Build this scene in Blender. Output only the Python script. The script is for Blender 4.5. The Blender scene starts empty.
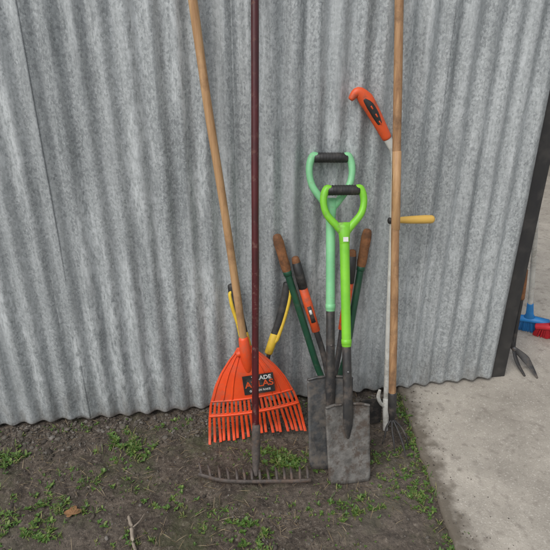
import bpy, bmesh, math, random
from mathutils import Vector, Matrix, noise
random.seed(11)
S=bpy.context.scene
COL=S.collection
V=Vector

# ------------------------------------------------------------------ materials
def _n(nt,t,**k):
    n=nt.nodes.new(t)
    for a,b in k.items(): setattr(n,a,b)
    return n
def mat(name,c1,c2=None,scale=20,rough=.5,metal=0.,bump=.15,bscale=None,stretch=(1,1,1),
        dirt=None,dscale=12,dthr=.55,dsoft=.12,droughm=.9,island=None,lo=.35,hi=.65,bdist=.003,coat=0):
    m=bpy.data.materials.new(name); m.use_nodes=True
    nt=m.node_tree; L=nt.links
    b=nt.nodes['Principled BSDF']
    tc=_n(nt,'ShaderNodeTexCoord'); mp=_n(nt,'ShaderNodeMapping'); mp.inputs['Scale'].default_value=stretch
    L.new(tc.outputs['Object'],mp.inputs['Vector'])
    no=_n(nt,'ShaderNodeTexNoise'); no.inputs['Scale'].default_value=scale; no.inputs['Detail'].default_value=4; no.inputs['Roughness'].default_value=.65
    L.new(mp.outputs[0],no.inputs['Vector'])
    cr=_n(nt,'ShaderNodeValToRGB')
    cr.color_ramp.elements[0].position=lo; cr.color_ramp.elements[1].position=hi
    cr.color_ramp.elements[0].color=(*c1,1); cr.color_ramp.elements[1].color=(*(c2 or tuple(x*.75 for x in c1)),1)
    L.new(no.outputs['Fac'],cr.inputs[0])
    col=cr.outputs[0]
    if island:
        g=_n(nt,'ShaderNodeNewGeometry'); c2r=_n(nt,'ShaderNodeValToRGB')
        els=c2r.color_ramp.elements
        while len(els)<len(island): els.new(.5)
        for i,c in enumerate(island):
            els[i].position=i/(len(island)-1); els[i].color=(*c,1)
        L.new(g.outputs['Random Per Island'],c2r.inputs[0])
        mx=_n(nt,'ShaderNodeMix',data_type='RGBA',blend_type='MULTIPLY'); mx.inputs[0].default_value=1
        L.new(c2r.outputs[0],mx.inputs[6]); L.new(col,mx.inputs[7]); col=mx.outputs[2]
    b.inputs['Roughness'].default_value=rough; b.inputs['Metallic'].default_value=metal
    if coat: b.inputs['Coat Weight'].default_value=coat
    if dirt:
        n2=_n(nt,'ShaderNodeTexNoise'); n2.inputs['Scale'].default_value=dscale; n2.inputs['Detail'].default_value=5; n2.inputs['Roughness'].default_value=.7
        L.new(tc.outputs['Object'],n2.inputs['Vector'])
        r2=_n(nt,'ShaderNodeMapRange'); r2.inputs[1].default_value=dthr-dsoft; r2.inputs[2].default_value=dthr+dsoft
        L.new(n2.outputs['Fac'],r2.inputs[0])
        mx=_n(nt,'ShaderNodeMix',data_type='RGBA'); L.new(r2.outputs[0],mx.inputs[0]); L.new(col,mx.inputs[6]); mx.inputs[7].default_value=(*dirt,1)
        col=mx.outputs[2]
        m2=_n(nt,'ShaderNodeMapRange'); m2.inputs[3].default_value=rough; m2.inputs[4].default_value=droughm
        L.new(r2.outputs[0],m2.inputs[0]); L.new(m2.outputs[0],b.inputs['Roughness'])
        if metal>0:
            m3=_n(nt,'ShaderNodeMapRange'); m3.inputs[3].default_value=metal; m3.inputs[4].default_value=0
            L.new(r2.outputs[0],m3.inputs[0]); L.new(m3.outputs[0],b.inputs['Metallic'])
    L.new(col,b.inputs['Base Color'])
    if bump:
        n3=_n(nt,'ShaderNodeTexNoise'); n3.inputs['Scale'].default_value=bscale or scale*3; n3.inputs['Detail'].default_value=2
        L.new(mp.outputs[0],n3.inputs['Vector'])
        bp=_n(nt,'ShaderNodeBump'); bp.inputs['Strength'].default_value=bump; bp.inputs['Distance'].default_value=bdist
        L.new(n3.outputs['Fac'],bp.inputs['Height']); L.new(bp.outputs[0],b.inputs['Normal'])
    return m

M_tan =mat('tan_wood',(.52,.32,.16),(.36,.20,.09),scale=60,rough=.5,bump=.25,stretch=(1,1,.06),dirt=(.22,.12,.06),dscale=9,dthr=.64)
M_wood=mat('old_wood',(.44,.26,.13),(.27,.14,.065),scale=70,rough=.6,bump=.3,stretch=(1,1,.05),dirt=(.14,.08,.045),dscale=11,dthr=.60)
M_red =mat('dark_red_paint',(.085,.010,.013),(.05,.008,.010),scale=25,rough=.34,bump=.2,stretch=(1,1,.3),dirt=(.15,.07,.055),dscale=26,dthr=.62,dsoft=.06)
M_rust=mat('rusty_iron',(.125,.105,.095),(.065,.056,.05),scale=40,rough=.75,metal=.3,bump=.6,dirt=(.15,.095,.065),dscale=26,dthr=.60)
M_org =mat('orange_plastic',(.80,.085,.018),(.66,.065,.016),scale=9,rough=.42,bump=.05,dirt=(.36,.11,.06),dscale=16,dthr=.63,dsoft=.12,droughm=.7)
M_org2=mat('orange_grip',(.72,.10,.025),(.6,.08,.02),scale=9,rough=.45,bump=.1,dirt=(.22,.09,.06),dscale=34,dthr=.63)
M_blk =mat('black_plastic',(.018,.018,.018),(.03,.03,.03),scale=20,rough=.5,bump=.2,dirt=(.09,.08,.07),dscale=18,dthr=.64)
M_blks=mat('black_steel',(.02,.02,.022),(.035,.033,.03),scale=20,rough=.55,bump=.2,dirt=(.11,.09,.075),dscale=24,dthr=.62)
M_post=mat('black_post_paint',(.018,.018,.02),(.03,.029,.028),scale=14,rough=.6,bump=.2,dirt=(.06,.055,.05),dscale=9,dthr=.62,stretch=(1,1,.3))
M_mint=mat('mint_plastic',(.24,.60,.30),(.19,.50,.25),scale=12,rough=.42,bump=.08,dirt=(.20,.32,.18),dscale=26,dthr=.66,dsoft=.07)
M_lime=mat('lime_plastic',(.22,.60,.035),(.17,.50,.03),scale=12,rough=.42,bump=.08,dirt=(.18,.27,.08),dscale=26,dthr=.66,dsoft=.07)
M_yel =mat('yellow_plastic',(.78,.55,.05),(.66,.43,.04),scale=12,rough=.45,bump=.1,dirt=(.3,.2,.07),dscale=30,dthr=.66)
M_yelw=mat('yellow_wood',(.68,.44,.10),(.56,.33,.07),scale=40,rough=.45,bump=.2,stretch=(.08,1,1))
M_grn =mat('dark_green_paint',(.012,.065,.035),(.018,.085,.045),scale=20,rough=.4,bump=.1,dirt=(.07,.09,.06),dscale=25,dthr=.63)
M_brn =mat('brown_grip',(.30,.125,.05),(.16,.07,.03),scale=30,rough=.75,bump=.5,dirt=(.09,.05,.03),dscale=25,dthr=.58)
M_wht =mat('dull_white_paint',(.62,.62,.58),(.48,.48,.45),scale=16,rough=.5,bump=.1,dirt=(.25,.22,.18),dscale=18,dthr=.62)
M_blade=mat('dirty_steel_blade',(.09,.092,.094),(.048,.049,.05),scale=22,rough=.45,metal=.35,bump=.5,dirt=(.13,.11,.09),dscale=16,dthr=.56,dsoft=.1)
M_blade2=mat('dried_mud_blade',(.185,.176,.163),(.082,.077,.070),scale=30,rough=.75,metal=.2,bump=.9,dirt=(.070,.054,.043),dscale=24,dthr=.54,dsoft=.07)
M_steel=mat('tool_steel',(.2,.2,.2),(.12,.12,.12),scale=30,rough=.5,metal=.6,bump=.3,dirt=(.12,.07,.045),dscale=30,dthr=.55)
M_lab =mat('paper_label',(.75,.75,.72),(.6,.6,.58),scale=30,rough=.5,bump=.05)
M_blue=mat('blue_plastic',(.02,.22,.55),(.02,.16,.42),scale=12,rough=.45,bump=.1)
M_redp=mat('red_plastic',(.6,.02,.035),(.45,.02,.03),scale=12,rough=.45,bump=.1)
M_dtim=mat('dark_timber',(.035,.028,.022),(.018,.015,.013),scale=20,rough=.85,bump=.5,stretch=(1,1,.1))

# galvanised iron
def galv():
    m=bpy.data.materials.new('weathered_galvanised_iron'); m.use_nodes=True
    nt=m.node_tree; L=nt.links; b=nt.nodes['Principled BSDF']
    tc=_n(nt,'ShaderNodeTexCoord')
    def noise_(scale,st=(1,1,1),det=4,rg=.65,loc=(0,0,0)):
        mp=_n(nt,'ShaderNodeMapping'); mp.inputs['Scale'].default_value=st; mp.inputs['Location'].default_value=loc
        L.new(tc.outputs['Object'],mp.inputs[0])
        n=_n(nt,'ShaderNodeTexNoise'); n.inputs['Scale'].default_value=scale; n.inputs['Detail'].default_value=det; n.inputs['Roughness'].default_value=rg
        L.new(mp.outputs[0],n.inputs['Vector']); return n.outputs['Fac']
    def rng(s,a,b_,c=0,d=1):
        r=_n(nt,'ShaderNodeMapRange'); L.new(s,r.inputs[0])
        for i,v in enumerate((a,b_,c,d)): r.inputs[i+1].default_value=v
        return r.outputs[0]
    def mix(f,a,c,bt='MIX'):
        x=_n(nt,'ShaderNodeMix',data_type='RGBA',blend_type=bt)
        if isinstance(f,float): x.inputs[0].default_value=f
        else: L.new(f,x.inputs[0])
        for i,s in ((6,a),(7,c)):
            if isinstance(s,tuple): x.inputs[i].default_value=(*s,1)
            else: L.new(s,x.inputs[i])
        return x.outputs[2]
    def mul(a,c):
        x=_n(nt,'ShaderNodeMath',operation='MULTIPLY'); L.new(a,x.inputs[0])
        if isinstance(c,float): x.inputs[1].default_value=c
        else: L.new(c,x.inputs[1])
        return x.outputs[0]
    sp=_n(nt,'ShaderNodeSeparateXYZ'); L.new(tc.outputs['Object'],sp.inputs[0])
    col=mix(rng(noise_(3.2,(1,1,.45)),.38,.62),(.305,.328,.335),(.43,.455,.462))
    # spangle (small crystals)
    vo=_n(nt,'ShaderNodeTexVoronoi'); vo.inputs['Scale'].default_value=165
    mp=_n(nt,'ShaderNodeMapping'); mp.inputs['Scale'].default_value=(1,.6,.7); L.new(tc.outputs['Object'],mp.inputs[0])
    L.new(mp.outputs[0],vo.inputs['Vector'])
    sx=_n(nt,'ShaderNodeSeparateColor'); L.new(vo.outputs['Color'],sx.inputs[0])
    col=mix(.8,col,mix(rng(sx.outputs[0],0,1),(.64,.65,.66),(1.26,1.26,1.26)),'MULTIPLY')
    fs=noise_(200,(1,1,.65),4)
    col=mix(mul(rng(fs,.55,.69),.55),col,(.63,.66,.67))
    col=mix(mul(rng(fs,.45,.31),.6),col,(.13,.14,.145))
    # long vertical streaks, two widths
    ls=noise_(14,(1,1,.05),4,loc=(1,0,2))
    col=mix(mul(rng(ls,.5,.68),.45),col,(.53,.56,.57))
    col=mix(mul(rng(ls,.46,.27),.5),col,(.16,.175,.182))
    l2=noise_(55,(1,1,.04),4,loc=(4,0,2))
    col=mix(mul(rng(l2,.54,.72),.4),col,(.58,.61,.62))
    col=mix(mul(rng(l2,.46,.30),.35),col,(.16,.175,.18))
    # chalky white oxide patches and runs
    left=rng(sp.outputs[0],1.4,-.5,.5,1.)
    gran=rng(noise_(75,(1,1,.4),5,.75,loc=(6,6,6)),.40,.56)
    wp=mul(mul(rng(noise_(4.5,(1.8,1,.32),5,.74,loc=(2,5,1)),.50,.62),gran),left)
    col=mix(mul(wp,.8),col,(.68,.715,.725))
    dk=rng(noise_(2.4,(2.2,1,.28),4,.7,loc=(8,5,3)),.55,.69)
    col=mix(mul(dk,.45),col,(.15,.162,.168))
    bt=mul(rng(sp.outputs[2],.22,.0),rng(noise_(30,(1,1,.4),4),.38,.62))
    col=mix(mul(bt,.6),col,(.17,.16,.14))
    col=mix(mul(rng(sp.outputs[2],.035,.008),.6),col,(.12,.075,.048))
    L.new(col,b.inputs['Base Color'])
    b.inputs['Metallic'].default_value=.22
    L.new(rng(fs,.3,.7,.42,.62),b.inputs['Roughness'])
    bp=_n(nt,'ShaderNodeBump'); bp.inputs['Strength'].default_value=.22; bp.inputs['Distance'].default_value=.002
    L.new(noise_(90,(1,1,.5),2),bp.inputs['Height']); L.new(bp.outputs[0],b.inputs['Normal'])
    return m
M_galv=galv()

def dirtmat():
    m=bpy.data.materials.new('damp_dirt'); m.use_nodes=True
    nt=m.node_tree; L=nt.links; b=nt.nodes['Principled BSDF']; tc=_n(nt,'ShaderNodeTexCoord')
    def nz(s,d=4,r=.7,loc=(0,0,0)):
        mp=_n(nt,'ShaderNodeMapping'); mp.inputs['Location'].default_value=loc; L.new(tc.outputs['Object'],mp.inputs[0])
        n=_n(nt,'ShaderNodeTexNoise'); n.inputs['Scale'].default_value=s; n.inputs['Detail'].default_value=d; n.inputs['Roughness'].default_value=r
        L.new(mp.outputs[0],n.inputs['Vector']); return n.outputs['Fac']
    def rng(s,a,b_,c=0,d=1):
        r=_n(nt,'ShaderNodeMapRange'); L.new(s,r.inputs[0])
        for i,v in enumerate((a,b_,c,d)): r.inputs[i+1].default_value=v
        return r.outputs[0]
    def mix(f,a,c):
        x=_n(nt,'ShaderNodeMix',data_type='RGBA'); L.new(f,x.inputs[0])
        for i,s in ((6,a),(7,c)):
            if isinstance(s,tuple): x.inputs[i].default_value=(*s,1)
            else: L.new(s,x.inputs[i])
        return x.outputs[2]
    col=mix(rng(nz(14),.35,.65),(.046,.035,.027),(.118,.093,.071))
    fine=nz(95,3,.7,(3,3,3))
    col=mix(rng(fine,.56,.70,0,.8),col,(.22,.19,.155))
    col=mix(rng(fine,.46,.33,0,.9),col,(.018,.014,.011))
    col=mix(rng(nz(3.6,6,.75,(5,1,3)),.50,.64,0,.55),col,(.050,.064,.020))
    col=mix(rng(nz(2.2,5,.6,(1,8,3)),.5,.7,0,.45),col,(.165,.14,.115))
    L.new(col,b.inputs['Base Color']); b.inputs['Roughness'].default_value=.9
    bp=_n(nt,'ShaderNodeBump'); bp.inputs['Strength'].default_value=.9; bp.inputs['Distance'].default_value=.007
    L.new(nz(110,3,.75),bp.inputs['Height']); L.new(bp.outputs[0],b.inputs['Normal'])
    return m
M_dirt=dirtmat()
M_conc=mat('worn_concrete',(.45,.41,.35),(.34,.31,.265),scale=5,rough=.9,bump=.4,bscale=170,dirt=(.25,.225,.19),dscale=2.3,dthr=.58,dsoft=.14,bdist=.003,lo=.3,hi=.7)
nt=M_conc.node_tree
bsdf=nt.nodes['Principled BSDF']; src=bsdf.inputs['Base Color'].links[0].from_socket
tc=[n for n in nt.nodes if n.type=='TEX_COORD'][0]
for sc,lo_,hi_,c,st in ((210,.57,.70,(.19,.17,.14),.6),(150,.58,.70,(.62,.58,.52),.5),(30,.56,.70,(.19,.165,.14),.55)):
    n=_n(nt,'ShaderNodeTexNoise'); n.inputs['Scale'].default_value=sc; n.inputs['Detail'].default_value=3; nt.links.new(tc.outputs['Object'],n.inputs['Vector'])
    r=_n(nt,'ShaderNodeMapRange'); r.inputs[1].default_value=lo_; r.inputs[2].default_value=hi_; r.inputs[4].default_value=st; nt.links.new(n.outputs['Fac'],r.inputs[0])
    x=_n(nt,'ShaderNodeMix',data_type='RGBA'); nt.links.new(r.outputs[0],x.inputs[0]); nt.links.new(src,x.inputs[6]); x.inputs[7].default_value=(*c,1); src=x.outputs[2]
at=_n(nt,'ShaderNodeAttribute',attribute_name='edge')
n=_n(nt,'ShaderNodeTexNoise'); n.inputs['Scale'].default_value=28; n.inputs['Detail'].default_value=5; nt.links.new(tc.outputs['Object'],n.inputs['Vector'])
ma=_n(nt,'ShaderNodeMath',operation='ADD'); nt.links.new(at.outputs['Fac'],ma.inputs[0]); nt.links.new(n.outputs['Fac'],ma.inputs[1])
r=_n(nt,'ShaderNodeMapRange'); r.inputs[1].default_value=.74; r.inputs[2].default_value=1.15; r.inputs[4].default_value=.85; nt.links.new(ma.outputs[0],r.inputs[0])
x=_n(nt,'ShaderNodeMix',data_type='RGBA'); nt.links.new(r.outputs[0],x.inputs[0]); nt.links.new(src,x.inputs[6]); x.inputs[7].default_value=(.10,.082,.06,1); src=x.outputs[2]
nt.links.new(src,bsdf.inputs['Base Color'])

# ------------------------------------------------------------------ mesh helpers
def new_obj(name,me,m,parent=None,smooth=True):
    o=bpy.data.objects.new(name,me); COL.objects.link(o)
    if m: me.materials.append(m)
    if smooth:
        for p in me.polygons: p.use_smooth=True
    if parent:
        o.parent=parent; o.matrix_parent_inverse=Matrix.Translation(parent.location).inverted()
    return o
def empty(name,loc):
    e=bpy.data.objects.new(name,None); e.location=loc; e.empty_display_size=.1; COL.objects.link(e); return e
def catmull(pts,n=6):
    P=[V(p) for p in pts]; out=[]
    for i in range(len(P)-1):
        p0=P[max(i-1,0)];p1=P[i];p2=P[i+1];p3=P[min(i+2,len(P)-1)]
        for k in range(n):
            t=k/n
            out.append(.5*((2*p1)+(p2-p0)*t+(2*p0-5*p1+4*p2-p3)*t*t+(3*p1-p0-3*p2+p3)*t**3))
    out.append(P[-1]); return out
def lerp_list(vals,n):
    out=[]
    for i in range(n):
        f=i/(n-1)*(len(vals)-1); k=min(int(f),len(vals)-2); t=f-k
        a,b=vals[k],vals[k+1]
        if not isinstance(a,tuple): a=(a,a)
        if not isinstance(b,tuple): b=(b,b)
        out.append((a[0]*(1-t)+b[0]*t,a[1]*(1-t)+b[1]*t))
    return out
def tube(name,pts,rad,m,parent,segs=18,ref=(0,-1,0),rnd=.5):
    P=[V(p) for p in pts]; R=lerp_list(rad if isinstance(rad,list) else [rad,rad],len(P))
    ref=V(ref); bm=bmesh.new()
    T=[(P[min(i+1,len(P)-1)]-P[max(i-1,0)]).normalized() for i in range(len(P))]
    if rnd>0:
        for e,sg in ((0,-1),(-1,1)):
            p=P[e];t=T[e];r=R[e];rm=min(r)*rnd
            seq=[(.6,.86),(.95,.5)]
            for (a,s) in seq:
                q=p+t*sg*rm*a; rr=(r[0]*s,r[1]*s)
                if e==0: P.insert(0,q);T.insert(0,t);R.insert(0,rr)
                else: P.append(q);T.append(t);R.append(rr)
    rings=[]
    for p,t,r in zip(P,T,R):
        rf=ref if abs(ref.dot(t))<.97 else V((1,0,0))
        a=rf.cross(t).normalized(); b=t.cross(a).normalized()
        rings.append([bm.verts.new(p+a*math.cos(2*math.pi*k/segs)*r[0]+b*math.sin(2*math.pi*k/segs)*r[1]) for k in range(segs)])
    for i in range(len(rings)-1):
        for k in range(segs):
            bm.faces.new((rings[i][k],rings[i][(k+1)%segs],rings[i+1][(k+1)%segs],rings[i+1][k]))
    bm.faces.new(rings[0][::-1]); bm.faces.new(rings[-1])
    bmesh.ops.recalc_face_normals(bm,faces=bm.faces)
    me=bpy.data.meshes.new(name); bm.to_mesh(me); bm.free()
    return new_obj(name,me,m,parent)
def stick(name,a,b,r,m,parent,bow=.002,n=28,seed=0,rnd=.5,segs=18):
    a=V(a);b=V(b);pts=[];rr=[]
    for i in range(n+1):
        t=i/n
        w=V((noise.noise(V((t*2.3,seed,0))),noise.noise(V((t*2.3,seed,7))),0))*bow*2*math.sin(math.pi*t)
        pts.append(a.lerp(b,t)+w)
        if isinstance(r,list): rr=r
        else: rr.append(r*(1+.05*noise.noise(V((t*9,seed,3)))))
    return tube(name,pts,rr,m,parent,segs=segs,rnd=rnd)
def box(name,c,s,m,parent,bev=.003,rot=None):
    bm=bmesh.new(); bmesh.ops.create_cube(bm,size=1)
    for v in bm.verts: v.co=V((v.co.x*s[0],v.co.y*s[1],v.co.z*s[2]))
    if bev: bmesh.ops.bevel(bm,geom=bm.edges[:],offset=bev,segments=2,affect='EDGES')
    if rot is not None: bmesh.ops.transform(bm,matrix=rot,verts=bm.verts)
    bmesh.ops.translate(bm,vec=V(c),verts=bm.verts)
    me=bpy.data.meshes.new(name); bm.to_mesh(me); bm.free()
    return new_obj(name,me,m,parent,smooth=False)
def basis(up,side):
    u=V(up).normalized(); s=V(side); s=(s-u*s.dot(u)).normalized(); n=s.cross(u).normalized()
    return s,u,n

# ------------------------------------------------------------------ ground
def edge_x(y):   # dirt / concrete border
    return .847+.14*y+.012*noise.noise(V((y*6,2,0)))+.007*noise.noise(V((y*25,2,0)))
def gh(x,y):
    if x>edge_x(y)+.06 or y>.6: return -.03
    h=.012*noise.noise(V((x*2.2,y*2.2,0)))+.008*noise.noise(V((x*7,y*7,4)))+.008*noise.noise(V((x*22,y*22,1)))+.006*noise.noise(V((x*60,y*60,2)))+.0035*noise.noise(V((x*140,y*140,5)))
    h+=.010*max(0,1-abs(y+.03)/.12)*(.5+noise.noise(V((x*9,1,1))))
    return h-.004
xs=[-80,-40,-20,-10,-6,-4,-3,-2.4,-2]+[-1.6+.0065*i for i in range(400)]+[1.05,1.3,2,3,5,9,20,40,80]
ys=[-80,-40,-20,-10,-6,-4,-3,-2.2,-1.7]+[-1.35+.0065*i for i in range(216)]+[.2,.6,1.5,3,6,12,25,50,90]
bm=bmesh.new()
g=[[bm.verts.new((x,y,gh(x,y))) for x in xs] for y in ys]
for j in range(len(ys)-1):
    for i in range(len(xs)-1):
        bm.faces.new((g[j][i],g[j][i+1],g[j+1][i+1],g[j+1][i]))
me=bpy.data.meshes.new('ground'); bm.to_mesh(me); bm.free()
new_obj('ground',me,M_dirt)

# concrete path slab
bm=bmesh.new()
yl=[-6,-3,-2,-1.6]+[-1.4+.02*i for i in range(72)]+[.1,.6,1.5,3,6,9]
cx=[0,.006,.02,.05,.1,.2,.4,.8,1.5,3,6,12]
rows=[]; ev=[]
for y in yl:
    e=edge_x(y) if -1.7<y<.05 else .847+.14*min(y,0)
    r=[bm.verts.new((e-.002,y,-.05))]; ev.append(1.)
    for k,c in enumerate(cx):
        z=.010+.0025*noise.noise(V((c*3,y*3,0)))
        if k==0: z-=.006
        r.append(bm.verts.new((e+c,y,z))); ev.append(max(0,1-c/.13)*.75 if c<.13 else max(0,.12-c*.3))
    rows.append(r)
for j in range(len(rows)-1):
    for i in range(len(rows[0])-1):
        bm.faces.new((rows[j][i],rows[j][i+1],rows[j+1][i+1],rows[j+1][i]))
me=bpy.data.meshes.new('concrete_path'); bm.to_mesh(me); bm.free()
a=me.attributes.new('edge','FLOAT','POINT')
for i,v in enumerate(ev): a.data[i].value=v
new_obj('concrete_path',me,M_conc)

# ------------------------------------------------------------------ corrugated wall
wall=empty('corrugated_iron_wall',(0,0,0))
PITCH=.076;AMP=.0094
def sheet(name,x0,x1,off,zb):
    bm=bmesh.new(); nx=int((x1-x0)/PITCH*14); zs=[0,.004,.01,.02]+[.05*i for i in range(1,49)]
    G_=[]
    for zi,z in enumerate(zs):
        row=[]
        for i in range(nx+1):
            x=x0+(x1-x0)*i/nx
            c=math.cos(2*math.pi*(x-.01)/PITCH)
            y=-AMP-off+AMP*c*(1+.25*noise.noise(V((x*7,z*1.2,6))))
            y+=.004*noise.noise(V((x*2.5,z*1.6,off*900)))+.0022*noise.noise(V((x*12,z*5,3)))
            y-=.006*max(0,1-z/.12)*max(0,noise.noise(V((x*5,0,9))))
            zz=z+zb+(.006*noise.noise(V((x*3,0,1)))+.003*noise.noise(V((x*30,0,1))))*max(0,1-z/.05)
            row.append(bm.verts.new((x+.0015*noise.noise(V((x*3,z*2,8))),y,zz)))
        G_.append(row)
    for j in range(len(zs)-1):
        for i in range(nx):
            bm.faces.new((G_[j][i],G_[j][i+1],G_[j+1][i+1],G_[j+1][i]))
    me=bpy.data.meshes.new(name); bm.to_mesh(me); bm.free()
    o=new_obj(name,me,M_galv,wall)
    s=o.modifiers.new('thickness','SOLIDIFY'); s.thickness=.0012; s.offset=0
    return o
edges=[-4.642,-3.958,-3.274,-2.590,-1.906,-1.222,-.538,.146,.830,1.288]
for i in range(len(edges)-1):
    sheet('iron_sheet',edges[i],min(edges[i+1]+(.055 if i<len(edges)-2 else 0),1.290),.0024*(i%2)+.0005*(i//2),.010+.004*(i%3)+(.008 if i>6 else 0))
for z in (.06,.85,1.6,2.3):  # lowest girt added to put darkness behind the gap under the iron
    box('timber_girt',(-1.68,.058,z),(5.9,.075,.09),M_dtim,wall)
for x in (-4.5,-3.3,-2.1,-.9,.3,1.2):
    for a,b in ((.108,.802),(.898,1.552),(1.648,2.252)):
        box('timber_stud',(x,.058,(a+b)/2),(.06,.07,b-a),M_dtim,wall)
box('end_post',(1.328,.052,1.21),(.072,.09,2.42),M_post,wall)
for z in (1.61,2.31):
    for k in range(-58,17):
        if k%3==0:
            x=.01+(k+.5)*PITCH
            if x<1.27:
                tube('roofing_nail',[(x,-AMP*2-.0045,z+.004*math.sin(k)),(x,-AMP*2-.0080,z+.004*math.sin(k))],[.006,.0045],M_galv,wall,segs=10)

# ------------------------------------------------------------------ leaf rake
rk=empty('leaf_rake',(.187,-.213,0))
A=V((.187,-.213,.004)); T=V((.012,-.036,1.73))
s,u,n=basis(T-A,(.395,-.02,0))
def F(x,h,d=0): return A+s*x+u*h+n*d
HW=[(0,.197),(.06,.188),(.105,.181),(.165,.168),(.25,.134),(.30,.105),(.35,.066),(.375,.042),(.395,.03)]
def hw(h):
    for (a,wa),(b,wb) in zip(HW,HW[1:]):
        if h<=b: return wa+(wb-wa)*(h-a)/(b-a)
    return HW[-1][1]
N=21
vs=[]
for i in range(N):
    c=-1+2*i/(N-1)
    w=1/(N-1)*.58
    vs+= [c-w,c+w]
hs=[0,.012,.025,.04,.06,.08,.10,.112,.128,.14,.152,.170,.178,.19,.205,.23,.25,.27,.29,.31,.33,.35,.37,.385,.395]
def dep(v,h):
    d=.018*(1-v*v)*min(1,h/.1)*(1 if h<.3 else max(0,(.4-h)/.1))-.008
    d+=.02*max(0,1-h/.05)**2
    return d
bm=bmesh.new()
tj=[random.uniform(-.006,.006) for _ in vs]
gr=[[bm.verts.new(F(v*hw(h)*.975+(tj[i//2]*max(0,1-h/.11)),h-(.012*v*v if h<.06 else 0)+.012*(1 if h<.06 else 0)+(tj[(i//2+5)%len(tj)]*.6 if h<.03 else 0),dep(v,h)+tj[(i//2+9)%len(tj)]*max(0,1-h/.11))) for i,v in enumerate(vs)] for h in hs]
for j in range(len(hs)-1):
    mid=(hs[j]+hs[j+1])/2
    for i in range(len(vs)-1):
        gap=i%2==1
        if gap and (mid<.112 or .128<mid<.178): continue
        bm.faces.new((gr[j][i],gr[j][i+1],gr[j+1][i+1],gr[j+1][i]))
me=bpy.data.meshes.new('fan_head'); bm.to_mesh(me); bm.free()
o=new_obj('fan_head',me,M_org,rk)
md=o.modifiers.new('t','SOLIDIFY'); md.thickness=.005; md.offset=0
md=o.modifiers.new('b','BEVEL'); md.width=.0012; md.segments=2
for v in (-.97,-.72,-.5,.5,.72,.97):
    tube('rib',[F(v*hw(h)*.97,h,dep(v,h)+.003) for h in (.185,.21,.24,.27,.30,.33,.355,.375)],[.0035,.003],M_org,rk,segs=8)
tube('tine_brace',[F(v*hw(.12)*.985,.12,dep(v,.12)+.003) for v in [-1+.1*i for i in range(21)]],.0042,M_org,rk,segs=8,ref=n)
tube('tine_brace',[F(v*hw(.184)*.985,.184,dep(v,.184)+.003) for v in [-1+.1*i for i in range(21)]],.0038,M_org,rk,segs=8,ref=n)
tube('socket',[F(0,.30,.004),F(0,.34,.006),F(0,.38,.006),F(0,.435,.006)],[.012,.021,.022,.019],M_org,rk)
tube('socket_shoulder',[F(-.03,.372,.0),F(0,.38,.0),F(.03,.372,.0)],[.012,.012],M_org,rk,ref=n)
stick('handle',F(0,.40,.006),T,.0138,M_tan,rk,bow=.004,seed=3)
def card(name,cx,cz,w,h,d,m,parent):
    bm=bmesh.new(); f=[bm.verts.new(F(cx+a*w/2,cz+b*h/2,d)) for a,b in ((-1,-1),(1,-1),(1,1),(-1,1))]; bm.faces.new(f)
    me=bpy.data.meshes.new(name); bm.to_mesh(me); bm.free(); return new_obj(name,me,m,parent,False)
card('sticker',.032,.243,.118,.082,.0165,M_blk,rk)
def text(name,t,size,cx,cz,d,m,parent,sx=1):
    cu=bpy.data.curves.new(name,'FONT'); cu.body=t; cu.size=size; cu.align_x='CENTER'; cu.align_y='CENTER'; cu.extrude=.0002; cu.offset=size*.02
    tmp=bpy.data.objects.new('tmp',cu); COL.objects.link(tmp); bpy.context.view_layer.update()
    me=bpy.data.meshes.new_from_object(tmp.evaluated_get(bpy.context.evaluated_depsgraph_get())); bpy.data.objects.remove(tmp)
    for v in me.vertices: v.co=F(cx+v.co.x*sx,cz+v.co.y,d+v.co.z)
    me.materials.clear()
    return new_obj(name,me,m,parent,False)
text('sticker_lettering','TRADE',.024,.045,.268,.0172,M_lab,rk)
text('sticker_lettering','ATLAS',.036,.034,.243,.0172,M_org2,rk,1.05)
text('sticker_lettering','GARDEN RAKE',.012,.034,.216,.0172,M_lab,rk)

# ------------------------------------------------------------------ steel garden rake with dark red handle
gk=empty('garden_rake',(.15,-.44,0))
stick('handle',(.157,-.392,.07),(.222,-.034,1.74),.0122,M_red,gk,bow=.003,seed=8)
tube('socket',[(.152,-.43,.018),(.154,-.418,.035),(.157,-.400,.075),(.160,-.388,.13),(.163,-.373,.19)],[.011,.012,.0155,.0158,.015],M_rust,gk)
bar=catmull([(-.050,-.398,.018),(.02,-.432,.016),(.09,-.452,.017),(.15,-.462,.018),(.22,-.470,.017),(.28,-.478,.016),(.342,-.484,.018)],5)
tube('head_bar',bar,[(.0055,.008),(.0055,.008)],M_rust,gk,segs=10,ref=(0,0,1))
for i in range(14):
    k=1+i*(len(bar)-3)/13; q=bar[int(k)].lerp(bar[min(int(k)+1,len(bar)-1)],k-int(k))
    dx=.008*(i-6.5)/6.5+random.uniform(-.003,.003)
    tube('tooth',catmull([q,q+V((dx*.3,.022,.012)),q+V((dx*.7,.045,.012)),q+V((dx,.068,.000))],3),[(.0052,.005),(.005,.0045),(.0026,.002)],M_rust,gk,segs=8,ref=(0,0,1))

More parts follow.
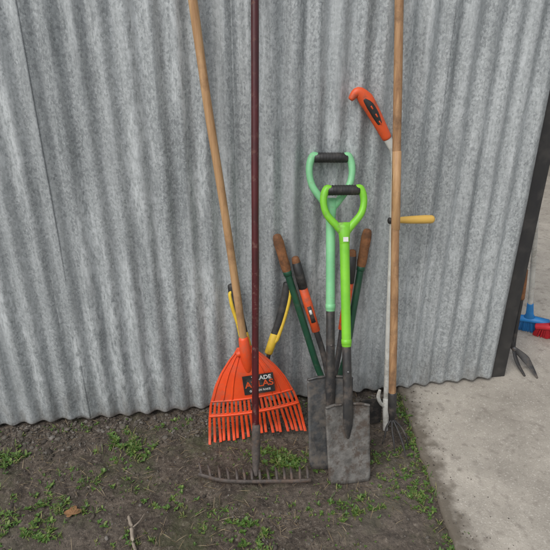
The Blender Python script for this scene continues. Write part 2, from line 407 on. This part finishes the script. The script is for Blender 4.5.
# ------------------------------------------------------------------ spades
def spade(name,top,base,blade_len,bw_top,bw_bot,mh,mbl,lower,upper_len,ds=1.0,side=(1,0,0),mg=M_blk,lab=False):
    base=V(base);top=V(top); e=empty(name,(base.x,base.y,0))
    s,u,n=basis(top-base,side); Lg=(top-base).length
    def Q(x,h,d=0): return base+s*x+u*h+n*d
    bm=bmesh.new(); nx=16; ny=20; G_=[]
    for j in range(ny+1):
        t=j/ny; row=[]
        for i in range(nx+1):
            v=-1+2*i/nx
            w=(bw_bot+(bw_top-bw_bot)*t**.8)/2
            if t<.09: w*=1-.10*(1-t/.09)**2
            h=blade_len*t+(.006*v*v*(1-t))+(.0025*noise.noise(V((v*7,bw_top*90,0))) if j==0 else 0)
            if t>.9: h-=.012*(abs(v)**3)*(t-.9)/.1
            d=-.010*(1-v*v)*(.3+.7*t)+.012*(1-t)**2+.002*noise.noise(V((v*3,t*4,bw_top*90)))
            row.append(bm.verts.new(Q(v*w,h,d)))
        G_.append(row)
    for j in range(ny):
        for i in range(nx): bm.faces.new((G_[j][i],G_[j][i+1],G_[j+1][i+1],G_[j+1][i]))
    me=bpy.data.meshes.new('blade'); bm.to_mesh(me); bm.free()
    o=new_obj('blade',me,mbl,e); md=o.modifiers.new('t','SOLIDIFY'); md.thickness=.003
    for sg in (-1,1):
        tube('tread',[Q(sg*.022,blade_len-.0,-.004),Q(sg*bw_top*.3,blade_len-.001,-.002),Q(sg*bw_top*.49,blade_len-.008,.001)],[(.0045,.0075),(.0045,.0075)],mbl,e,segs=10,ref=n)
    tube('socket',[Q(0,blade_len*.55,-.006),Q(0,blade_len*.72,-.001),Q(0,blade_len*.9,.004),Q(0,blade_len+.03,.004),Q(0,blade_len+.10,.002),Q(0,lower,0)],
         [(.006,.002),(.016,.005),(.019,.010),(.0165,.0145),(.0158,.0152),(.0155,.0155)],M_blks,e)
    tube('socket_rivet',[Q(0,blade_len+.12,.014),Q(0,blade_len+.12,.019)],.004,M_steel,e,segs=8,ref=s)
    hb=Lg-upper_len
    stick('shaft',Q(0,lower-.01),Q(0,hb+.01),[.0170,.0165,.0168,.0175],mh,e,bow=0)
    tube('shaft_collar',[Q(0,lower-.004),Q(0,lower+.012)],.0182,mh,e,rnd=.2)
    W=.068*ds;Hh=upper_len
    tube('yoke_neck',[Q(0,hb-.05),Q(0,hb-.02),Q(0,hb+.004),Q(0,hb+.018)],[.0175,.0195,(.026,.018),(.030,.014)],mh,e)
    for sg in (-1,1):
        pts=catmull([Q(sg*.006,hb-.012),Q(sg*.026,hb+.012),Q(sg*W*.88,hb+Hh*.38),Q(sg*W*1.06,hb+Hh*.66),Q(sg*W*1.04,hb+Hh*.90),Q(sg*W*.88,Lg+.009),Q(sg*W*.70,Lg+.007)],5)
        tube('yoke_arm',pts,[(.013,.014),(.0135,.013),(.0125,.012),(.012,.0125),(.013,.014),(.0145,.015),(.0150,.0155)],mh,e,ref=n)
    tube('grip',[Q(-W*.80,Lg+.004),Q(-W*.4,Lg+.005),Q(W*.4,Lg+.005),Q(W*.80,Lg+.004)],[.0165,.0175,.0175,.0165],mg,e,ref=n,rnd=.25)
    for k in range(9):
        x=-W*.6+k*W*.15
        tube('grip_ridge',[Q(x,Lg+.005),Q(x+.0022,Lg+.005)],.0183,mg,e,ref=n,rnd=0)
    if lab:
        bmx=bmesh.new(); f=[bmx.verts.new(Q(a*.009,hb-.035+b*.008,.0198)) for a,b in ((-1,-1),(1,-1),(1,1),(-1,1))]; bmx.faces.new(f)
        me=bpy.data.meshes.new('price_label'); bmx.to_mesh(me); bmx.free(); new_obj('price_label',me,M_lab,e,False)
    return e
spade('spade',(.479,-.042,1.060),(.430,-.420,.0),.345,.168,.158,M_mint,M_blade,.60,.160,1.05,side=(1,-.05,0))
spade('spade',(.508,-.125,.965),(.480,-.500,.002),.285,.160,.150,M_lime,M_blade2,.505,.130,.98,side=(1,-.03,0),lab=True)

# ------------------------------------------------------------------ long handled cultivator (wood)
cu=empty('garden_cultivator',(.705,-.31,0))
stick('handle',(.703,-.287,.14),(.668,-.036,1.735),.0142,M_wood,cu,bow=.003,seed=21)
tube('handle_wrap',[(.6895,-.178,.835),(.6835,-.136,1.10)],.0150,M_tan,cu,rnd=.2)
tube('ferrule',[(.7045,-.296,.085),(.7035,-.289,.13),(.702,-.279,.20)],[.010,.0165,.0165],M_blks,cu)
for dx,dy,mx in ((-.045,-.035,-.035),(-.012,-.085,-.012),(.020,-.115,.018),(.050,-.06,.045)):
    b0=V((.7045,-.297,.095))
    tube('prong',catmull([b0,b0+V((mx*.7,dy*.35,-.030)),b0+V((mx,dy*.8,-.060)),V((.7045+dx,-.297+dy,.004))],4),[.0042,.004,.002],M_blks,cu,segs=8)

# ------------------------------------------------------------------ long handled weeder
wd=empty('long_handled_weeder',(.70,-.24,0))
c=catmull([(.540,-.042,1.262),(.562,-.042,1.283),(.592,-.044,1.258),(.622,-.046,1.215),(.650,-.049,1.170),(.674,-.053,1.130)],5)
tube('pistol_grip',c,[(.010,.012),(.017,.015),(.026,.017),(.023,.017),(.020,.016),(.017,.014)],M_org2,wd,segs=22)
c=catmull([(.583,-.0565,1.262),(.603,-.0605,1.240),(.622,-.0620,1.213),(.642,-.0615,1.180)],5)
tube('grip_insert',c,[(.007,.004),(.013,.0055),(.013,.0055),(.008,.004)],M_blk,wd,segs=18)
for q in ((.604,-.0670,1.240),(.622,-.0685,1.214),(.637,-.0665,1.190)):
    tube('insert_mark',[q,V(q)+V((.007,0,-.010))],[(.0025,.0012),(.0025,.0012)],M_org2,wd,segs=8)
tube('neck',catmull([(.668,-.052,1.140),(.686,-.056,1.110),(.699,-.062,1.080),(.703,-.066,1.045)],5),[(.016,.011),(.014,.010),(.011,.010),(.0105,.0105)],M_wht,wd)
stick('shaft',(.7035,-.066,1.06),(.702,-.222,.12),.0098,M_wht,wd,bow=.001,seed=4)
tube('side_handle_clamp',[(.692,-.104,.842),(.720,-.104,.842)],.012,M_blks,wd,ref=(0,0,1))
tube('side_handle',[(.716,-.104,.842),(.745,-.104,.842),(.775,-.104,.841),(.825,-.104,.840),(.852,-.104,.839)],[.010,.0125,.0145,.016,.0155],M_yelw,wd,ref=(0,0,1),rnd=.8)
tube('foot',[(.702,-.222,.13),(.702,-.236,.07),(.701,-.250,.0)],[.0125,.013,.010],M_wht,wd)
tube('foot_lever',catmull([(.700,-.228,.10),(.678,-.232,.12),(.664,-.234,.155),(.668,-.232,.185)],4),[(.008,.008),(.007,.007),(.008,.008),(.006,.006)],M_wht,wd)
o=box('edging_plate',(.652,-.205,.062),(.085,.010,.120),M_blks,wd,.003)

# ------------------------------------------------------------------ loppers and shears behind
lo=empty('lopper',(.49,-.14,0))
pv=V((.492,-.150,.135))
for g0,g1,m1 in (((.290,-.036,.775),(.325,-.054,.640),(.447,-.120,.225)),((.634,-.038,.778),(.614,-.054,.640),(.552,-.118,.250))):
    g0=V(g0);g1=V(g1);m1=V(m1)
    tube('wooden_grip',[g0,g0.lerp(g1,.15),g0.lerp(g1,.5),g0.lerp(g1,.85),g1],[.0165,.0195,.0180,.0185,.0160],M_brn,lo,rnd=.7)
    tube('grip_ferrule',[g1.lerp(g0,.03),g1.lerp(m1,.03)],.0165,M_grn,lo,rnd=.2)
    tube('arm',catmull([g1,g1.lerp(m1,.5),m1,pv],6),[(.0135,.0135),(.0135,.0135),(.013,.012),(.011,.006)],M_grn,lo)
tube('pivot_bolt',[pv+V((0,.012,0)),pv+V((0,-.014,0))],.012,M_steel,lo,segs=6,rnd=.2)
tube('cutting_blade',catmull([pv,pv+V((.012,-.006,-.06)),pv+V((-.004,-.012,-.125))],5),[(.012,.002),(.024,.0025),(.004,.001)],M_steel,lo)
tube('hook_blade',catmull([pv,pv+V((-.022,-.004,-.05)),pv+V((-.012,-.010,-.12))],5),[(.012,.003),(.012,.004),(.005,.003)],M_steel,lo)

hs2=empty('hedge_shears',(.47,-.2,0))
pv=V((.482,-.196,.16))
for g0,g1,m1 in (((.357,-.048,.690),(.385,-.070,.575),(.462,-.135,.300)),((.577,-.050,.705),(.567,-.070,.585),(.515,-.150,.300))):
    g0=V(g0);g1=V(g1);m1=V(m1)
    tube('end_cap',[g0,g0.lerp(g1,.16)],[.0145,.0165],M_brn,hs2,rnd=.6)
    tube('rubber_grip',[g0.lerp(g1,.14),g0.lerp(g1,.5),g1],[.0170,.0185,.0175],M_blk,hs2,rnd=.2)
    tube('arm_sleeve',[g1,g1.lerp(m1,.25),g1.lerp(m1,.62)],[(.0165,.0145),(.0175,.0145),(.0165,.014)],M_org2,hs2,rnd=.2)
    a=g1.lerp(m1,.25);b=g1.lerp(m1,.48)
    tube('sleeve_label',[a+V((0,-.0035,0)),b+V((0,-.0035,0))],[(.0125,.0125),(.0125,.0125)],M_blks,hs2,rnd=.1)
    a=g1.lerp(m1,.30);b=g1.lerp(m1,.36)
    tube('sleeve_label_print',[a+V((0,-.0045,0)),b+V((0,-.0045,0))],[(.0095,.0122),(.0095,.0122)],M_lab,hs2,rnd=.1)
    tube('arm',catmull([g1.lerp(m1,.6),m1,pv],6),[(.0115,.0115),(.0115,.010),(.010,.005)],M_blks,hs2)
tube('pivot_bolt',[pv+V((0,.01,0)),pv+V((0,-.012,0))],.011,M_steel,hs2,segs=6,rnd=.2)
for sg in (-1,1):
    tube('blade',[pv,pv+V((.010*sg,-.02,-.07)),pv+V((.018*sg,-.045,-.152))],[(.016,.002),(.014,.002),(.004,.0012)],M_steel,hs2)

ys_=empty('hedge_shears',(.205,-.13,0))
pv=V((.205,-.130,.20))
for sg,pts in ((-1,[(.116,-.038,.590),(.125,-.054,.520),(.145,-.070,.440),(.158,-.085,.370)]),(1,[(.330,-.038,.582),(.318,-.054,.515),(.292,-.072,.430),(.258,-.092,.350)])):
    c=catmull(pts,6)
    tube('grip_core',c,[(.0165,.0150),(.0195,.0165),(.0175,.0155),(.0150,.0130)],M_blk,ys_)
    off=V((.013*sg,-.006,0))
    tube('grip_edge',[p+off*(1 if 2<i<len(c)-2 else .5) for i,p in enumerate(c)],[(.006,.010),(.0085,.013),(.008,.012),(.010,.012)],M_yel,ys_,segs=12)
    tube('grip_collar',[c[-4],c[-1]+(pv-c[-1])*.22],[(.0175,.017),(.0160,.0155)],M_yel,ys_)
    tube('arm',catmull([c[-1],c[-1].lerp(pv,.55)+V((.006*sg,0,0)),pv],5),[(.009,.009),(.008,.007),(.011,.004)],M_blks,ys_)
tube('pivot_bolt',[pv+V((0,.01,0)),pv+V((0,-.010,0))],.011,M_steel,ys_,segs=6,rnd=.2)
for sg in (-1,1):
    tube('blade',[pv,pv+V((.012*sg,-.0,-.09)),pv+V((.020*sg,-.01,-.192))],[(.016,.002),(.015,.002),(.004,.0012)],M_steel,ys_)

# ------------------------------------------------------------------ tools beyond the corner
def broom(name,base,top,mh,mt,hd,w=.15):
    e=empty(name,base); base=V(base);top=V(top); s,u,n=basis(top-base,hd)
    stick('handle',base+u*.13,top,.0125,mh,e,bow=.001,seed=w*100)
    tube('socket',[base+u*.085,base+u*.12,base+u*.19],[(.034,.018),(.019,.016),(.0155,.0155)],mt,e,ref=n)
    tube('head_block',[base-s*w*.5+u*.078,base+u*.086,base+s*w*.5+u*.078],[(.014,.019),(.017,.023),(.014,.019)],mt,e,ref=n)
    bm=bmesh.new()
    for i in range(520):
        a=random.uniform(-.5,.5);b=random.uniform(-.5,.5)
        p=base+s*a*w*.95+n*b*.03+u*.076; q=base+s*a*w*1.25+n*b*.05+u*random.uniform(.0,.012)
        q.z=max(q.z,.012); t=s*.0011
        f=[bm.verts.new(x) for x in (p-t,p+t,q+t,q-t)]; bm.faces.new(f)
        t=n*.0011
        f=[bm.verts.new(x) for x in (p-t,p+t,q+t,q-t)]; bm.faces.new(f)
    me=bpy.data.meshes.new('bristles'); bm.to_mesh(me); bm.free(); new_obj('bristles',me,mt,e,False)
broom('blue_broom',(1.705,.370,.01),(1.385,.16,1.22),M_wht,M_blue,(.75,-.55,0),.18)
broom('red_broom',(1.79,.27,.01),(1.405,.118,1.24),M_wood,M_redp,(.75,-.55,0),.17)
lp=empty('lopper',(1.47,.05,.01))
pv=V((1.455,.115,.085))
for m1,g1,g0 in (((1.425,.122,.16),(1.400,.13,.33),(1.395,.135,.50)),((1.462,.135,.16),(1.470,.155,.33),(1.462,.165,.47))):
    m1=V(m1);g1=V(g1);g0=V(g0)
    tube('arm',catmull([pv,m1,g1],6),[(.010,.005),(.0095,.009),(.010,.010)],M_blks,lp)
    tube('grip',[g1,g1.lerp(g0,.5),g0],[.0135,.0155,.0150],M_brn,lp,rnd=.6)
tube('pivot_bolt',[pv+V((0,.012,0)),pv+V((0,-.014,0))],.011,M_steel,lp,segs=6,rnd=.2)
tube('cutting_blade',catmull([pv,pv+V((.034,-.06,-.028)),V((1.500,-.035,.014))],5),[(.010,.003),(.018,.003),(.004,.0015)],M_blks,lp)
tube('hook_blade',catmull([pv,pv+V((-.002,-.05,-.045)),V((1.452,-.010,.014))],5),[(.009,.004),(.010,.005),(.005,.004)],M_blks,lp)

# ------------------------------------------------------------------ open shed beyond
sh=empty('open_shed',(5,5,0))
for x in (2.3,5.2,8.2): box('post',(x,2.95,1.2),(.12,.12,2.4),M_dtim,sh)
for i in range(34): box('wall_board',(2.1+.19*i,6.0,1.2),(.182,.025+.004*(i%2),2.4),M_dtim,sh,0)
for i in range(16): box('wall_board',(8.4,3.0+.19*i,1.2),(.025,.182,2.4),M_dtim,sh,0)
for i in range(16): box('wall_board',(2.1,3.0+.19*i,1.2),(.025,.182,2.4),M_dtim,sh,0)
box('roof',(5.25,4.45,2.50),(6.9,3.6,.05),M_blks,sh,0)
box('lintel',(5.25,2.95,2.36),(6.2,.08,.22),M_dtim,sh,0)
box('shelf',(4.2,4.2,.8),(2.6,.5,.04),M_dtim,sh)
for x in (3.0,5.4): box('shelf_leg',(x,4.2,.39),(.06,.4,.76),M_dtim,sh)

# ------------------------------------------------------------------ gravel
def in_view(x,y): return -1.4<x<edge_x(y)-.005 and -1.3<y<-.01
ico=bmesh.new(); bmesh.ops.create_icosphere(ico,subdivisions=1,radius=1); iv=[v.co.copy() for v in ico.verts]; ifc=[[v.index for v in f.verts] for f in ico.faces]; ico.free()
ico=bmesh.new(); bmesh.ops.create_icosphere(ico,subdivisions=2,radius=1); iv2=[v.co.copy() for v in ico.verts]; ifc2=[[v.index for v in f.verts] for f in ico.faces]; ico.free()
verts=[];faces=[]
def stone(x,y,z,r):
    vv,ff=(iv2,ifc2) if r>.006 else (iv,ifc)
    k=len(verts); sd=random.random()*99; sc=V((random.uniform(.7,1.3),random.uniform(.7,1.3),random.uniform(.45,.8)))
    R=Matrix.Rotation(random.random()*6.28,3,'Z')@Matrix.Rotation(random.uniform(-.4,.4),3,'X')
    for c in vv:
        p=c*(1+.5*noise.noise(c*1.6+V((sd,0,0))))
        p=R@V((p.x*sc.x,p.y*sc.y,p.z*sc.z))*r
        verts.append((x+p.x,y+p.y,z+p.z))
    faces.extend([[i+k for i in f] for f in ff])
cnt=0
while cnt<8000:
    if random.random()<.4: x=random.uniform(-1.3,.85); y=-.015-abs(random.gauss(0,.10))
    else: x=random.uniform(-1.3,.85); y=random.uniform(-1.1,-.02)
    if not in_view(x,y): continue
    dens=.3+noise.noise(V((x*3,y*3,7)))*.9+(.35 if y>-.2 else 0)
    if random.random()>dens: continue
    r=min(.0105,.0014+random.expovariate(1/.0014)*(1.5 if y>-.2 else 1))
    stone(x,y,gh(x,y)+r*.05,r); cnt+=1
for _ in range(160):
    y=random.uniform(-1.1,0); x=edge_x(y)+abs(random.gauss(0,.08)); stone(x,y,.0115,random.uniform(.0010,.0030))
for (x,y,r) in ((-.62,-.10,.015),(-.35,-.07,.016),(-.1,-.08,.015),(-.75,-.06,.015),(.02,-.05,.014)):
    stone(x,y,gh(x,y),r)
me=bpy.data.meshes.new('gravel'); me.from_pydata(verts,[],faces)
M_grav=mat('gravel_stone',(1,1,1),(.7,.7,.7),scale=120,rough=.9,bump=.5,island=[(.04,.032,.025),(.09,.075,.06),(.15,.135,.115),(.07,.055,.04),(.22,.20,.18)])
new_obj('gravel',me,M_grav,None,True)

# ------------------------------------------------------------------ plants
def leaf(bm,p,ang,L,w,rise,droop,segs=4,fold=.25):
    d=V((math.cos(ang),math.sin(ang),0)); sd=V((-math.sin(ang),math.cos(ang),0)); prev=None
    for i in range(segs+1):
        t=i/segs; c=p+d*L*t*math.cos(rise)+V((0,0,L*(math.sin(rise)*t-droop*t*t)))
        ww=w*math.sin(math.pi*(t*.93+.05))**.8
        a=bm.verts.new(c-sd*ww+V((0,0,ww*fold)));m_=bm.verts.new(c);b=bm.verts.new(c+sd*ww+V((0,0,ww*fold)))
        if prev:
            bm.faces.new((prev[0],prev[1],m_,a)); bm.faces.new((prev[1],prev[2],b,m_))
        prev=(a,m_,b)
def blade(bm,p,ang,L,w,rise,droop):
    leaf(bm,p,ang,L,w,rise,droop,segs=4,fold=.5)
def weed(bm,x,y,size,n):
    z=gh(x,y) if x<edge_x(y) else .008
    a0=random.random()*6.28; sg=4 if size>.012 else 2
    for i in range(n):
        leaf(bm,V((x,y,z+.002)),a0+i*2.4+random.uniform(-.3,.3),size*random.uniform(.55,1.1),size*random.uniform(.14,.24),random.uniform(.15,1.1),random.uniform(.1,.5),segs=sg)
def tuft(bm,x,y,size,n):
    for i in range(n):
        xx=x+random.gauss(0,size*.15);yy=y+random.gauss(0,size*.15)
        z=gh(xx,yy) if xx<edge_x(yy) else .008
        blade(bm,V((xx,yy,z)),random.random()*6.28,size*random.uniform(.4,1.1),random.uniform(.0009,.0018),random.uniform(.5,1.45),random.uniform(0,.6))
bmw=bmesh.new(); bmg=bmesh.new(); bms=bmesh.new()
patch=[(-.34,-.17,.09,.05,44,.028),(-.28,-.24,.06,.04,18,.024),(.27,-.37,.09,.05,46,.028),(.31,-.33,.07,.04,22,.024),(.20,-.30,.06,.03,12,.020),(-.60,-.50,.16,.11,100,.024),
 (.47,-.60,.11,.06,56,.020),(.12,-.68,.07,.06,34,.022),(-.78,-.20,.07,.05,30,.03),(-.42,-.36,.12,.06,24,.02),(.0,-.60,.12,.08,22,.018),(-.15,-.52,.08,.06,14,.020),
 (-.12,-.08,.1,.03,12,.02),(.80,-.12,.03,.05,24,.022),(.62,-.50,.06,.07,28,.018),(-.55,-.05,.2,.02,16,.018),(.62,-.40,.06,.05,16,.018),(-.25,-.62,.10,.06,18,.016),(.30,-.60,.08,.05,14,.015),
 (.70,-.36,.04,.04,12,.018),(.70,-.60,.03,.10,38,.02),(.35,-.05,.15,.02,10,.016)]
for (px,py,sx,sy,c,sz) in patch:
    for i in range(c):
        x=random.gauss(px,sx*.6);y=min(random.gauss(py,sy*.6),-.01)
        if x>edge_x(y)+.01: continue
        weed(bmw,x,y,sz*random.uniform(.25,1.05),random.randint(4,9))
        if random.random()<.6: tuft(bmg,x+random.gauss(0,.01),y+random.gauss(0,.01),sz*1.3,random.randint(3,8))
for i in range(180):
    y=random.uniform(-1.1,-.02); x=edge_x(y)-abs(random.gauss(0,.022))
    if noise.noise(V((y*5,3,3)))>-.15:
        (weed(bmw,x,y,random.uniform(.008,.022),random.randint(4,8)) if random.random()<.55 else tuft(bmg,x,y,random.uniform(.015,.035),8))
for i in range(1600):
    x=random.uniform(-1.3,.8);y=random.uniform(-1.1,-.02)
    if noise.noise(V((x*4,y*4,11)))+.6*noise.noise(V((x*14,y*14,2)))>.06:
        weed(bmw,x,y,random.uniform(.003,.010),random.randint(4,7)) if random.random()<.75 else tuft(bmg,x,y,random.uniform(.008,.024),6)
for i in range(1700):
    x=random.uniform(-1.3,.84);y=random.uniform(-1.1,-.015)
    if noise.noise(V((x*3,y*3,21)))<-.2: continue
    L_=random.uniform(.01,.06)
    leaf(bms,V((x,y,gh(x,y)+.006)),random.random()*6.28,L_,random.uniform(.0005,.0011),random.uniform(-.1,.25),random.uniform(0,.25),segs=3,fold=.4)
def fin(bm,name,m):
    me=bpy.data.meshes.new(name); bm.to_mesh(me); bm.free(); return new_obj(name,me,m,None,True)
one=(1,1,1)
fin(bmw,'weeds',mat('weed_leaf',one,(.7,.75,.6),scale=60,rough=.6,bump=0,island=[(.04,.10,.015),(.09,.18,.03),(.07,.13,.022),(.18,.24,.055)]))
fin(bmg,'grass',mat('grass_blade',one,(.75,.75,.6),scale=60,rough=.6,bump=0,island=[(.05,.12,.02),(.10,.18,.035),(.18,.21,.06),(.25,.21,.10)]))
fin(bms,'dry_grass',mat('dry_straw',one,(.7,.65,.6),scale=60,rough=.8,bump=0,island=[(.12,.085,.05),(.28,.215,.125),(.40,.33,.22),(.08,.055,.035)]))
bm=bmesh.new()
for a,L_ in ((.4,.036),(1.5,.042),(2.6,.034),(3.4,.018)): leaf(bm,V((-.475,-.50,gh(-.475,-.50)+.010)),a,L_,.012,.25,.35,segs=6)
fin(bm,'fallen_leaf',mat('dead_leaf',(.27,.14,.06),(.16,.085,.04),scale=60,rough=.7,bump=.3))
st=empty('twig',(-.26,-.60,0)); M_twig=mat('grey_twig',(.34,.29,.23),(.2,.165,.13),scale=60,rough=.85,bump=.5)
tube('stem',catmull([(-.285,-.545,.014),(-.270,-.60,.020),(-.262,-.65,.014),(-.240,-.71,.016)],6),[.0045,.0065,.005,.004],M_twig,st,segs=10)
tube('side_shoot',catmull([(-.270,-.60,.02),(-.245,-.575,.022),(-.235,-.54,.012)],4),[.003,.0015],M_twig,st,segs=8)

# ------------------------------------------------------------------ light
w=bpy.data.worlds.new('World'); S.world=w; w.use_nodes=True; nt=w.node_tree
bg=nt.nodes['Background']; sky=nt.nodes.new('ShaderNodeTexSky'); sky.sky_type='NISHITA'; sky.sun_disc=False
az=math.radians(226); el=math.radians(50)
sky.sun_elevation=el; sky.sun_rotation=az; sky.dust_density=3; sky.air_density=1.2
hsv=nt.nodes.new('ShaderNodeHueSaturation'); hsv.inputs['Saturation'].default_value=.33
nt.links.new(sky.outputs[0],hsv.inputs['Color']); nt.links.new(hsv.outputs[0],bg.inputs['Color']); bg.inputs['Strength'].default_value=.15
sd=bpy.data.lights.new('sun','SUN'); sd.energy=1.4; sd.angle=math.radians(45); sd.color=(1,.98,.95)
so=bpy.data.objects.new('sun',sd); COL.objects.link(so)
dirv=V((math.sin(az)*math.cos(el),math.cos(az)*math.cos(el),math.sin(el)))
so.rotation_euler=dirv.to_track_quat('Z','Y').to_euler(); so.location=dirv*20

# ------------------------------------------------------------------ camera
cd=bpy.data.cameras.new('camera'); cam=bpy.data.objects.new('camera',cd); COL.objects.link(cam)
cam.location=(0,-1.899,1.5); cam.rotation_euler=(math.radians(65),0,math.radians(-8.6))
cd.sensor_width=36; cd.angle=2*math.atan(275/545.); cd.clip_start=.02; cd.clip_end=500
S.camera=cam
S.view_settings.view_transform='Standard'; S.view_settings.look='None'; S.view_settings.exposure=0
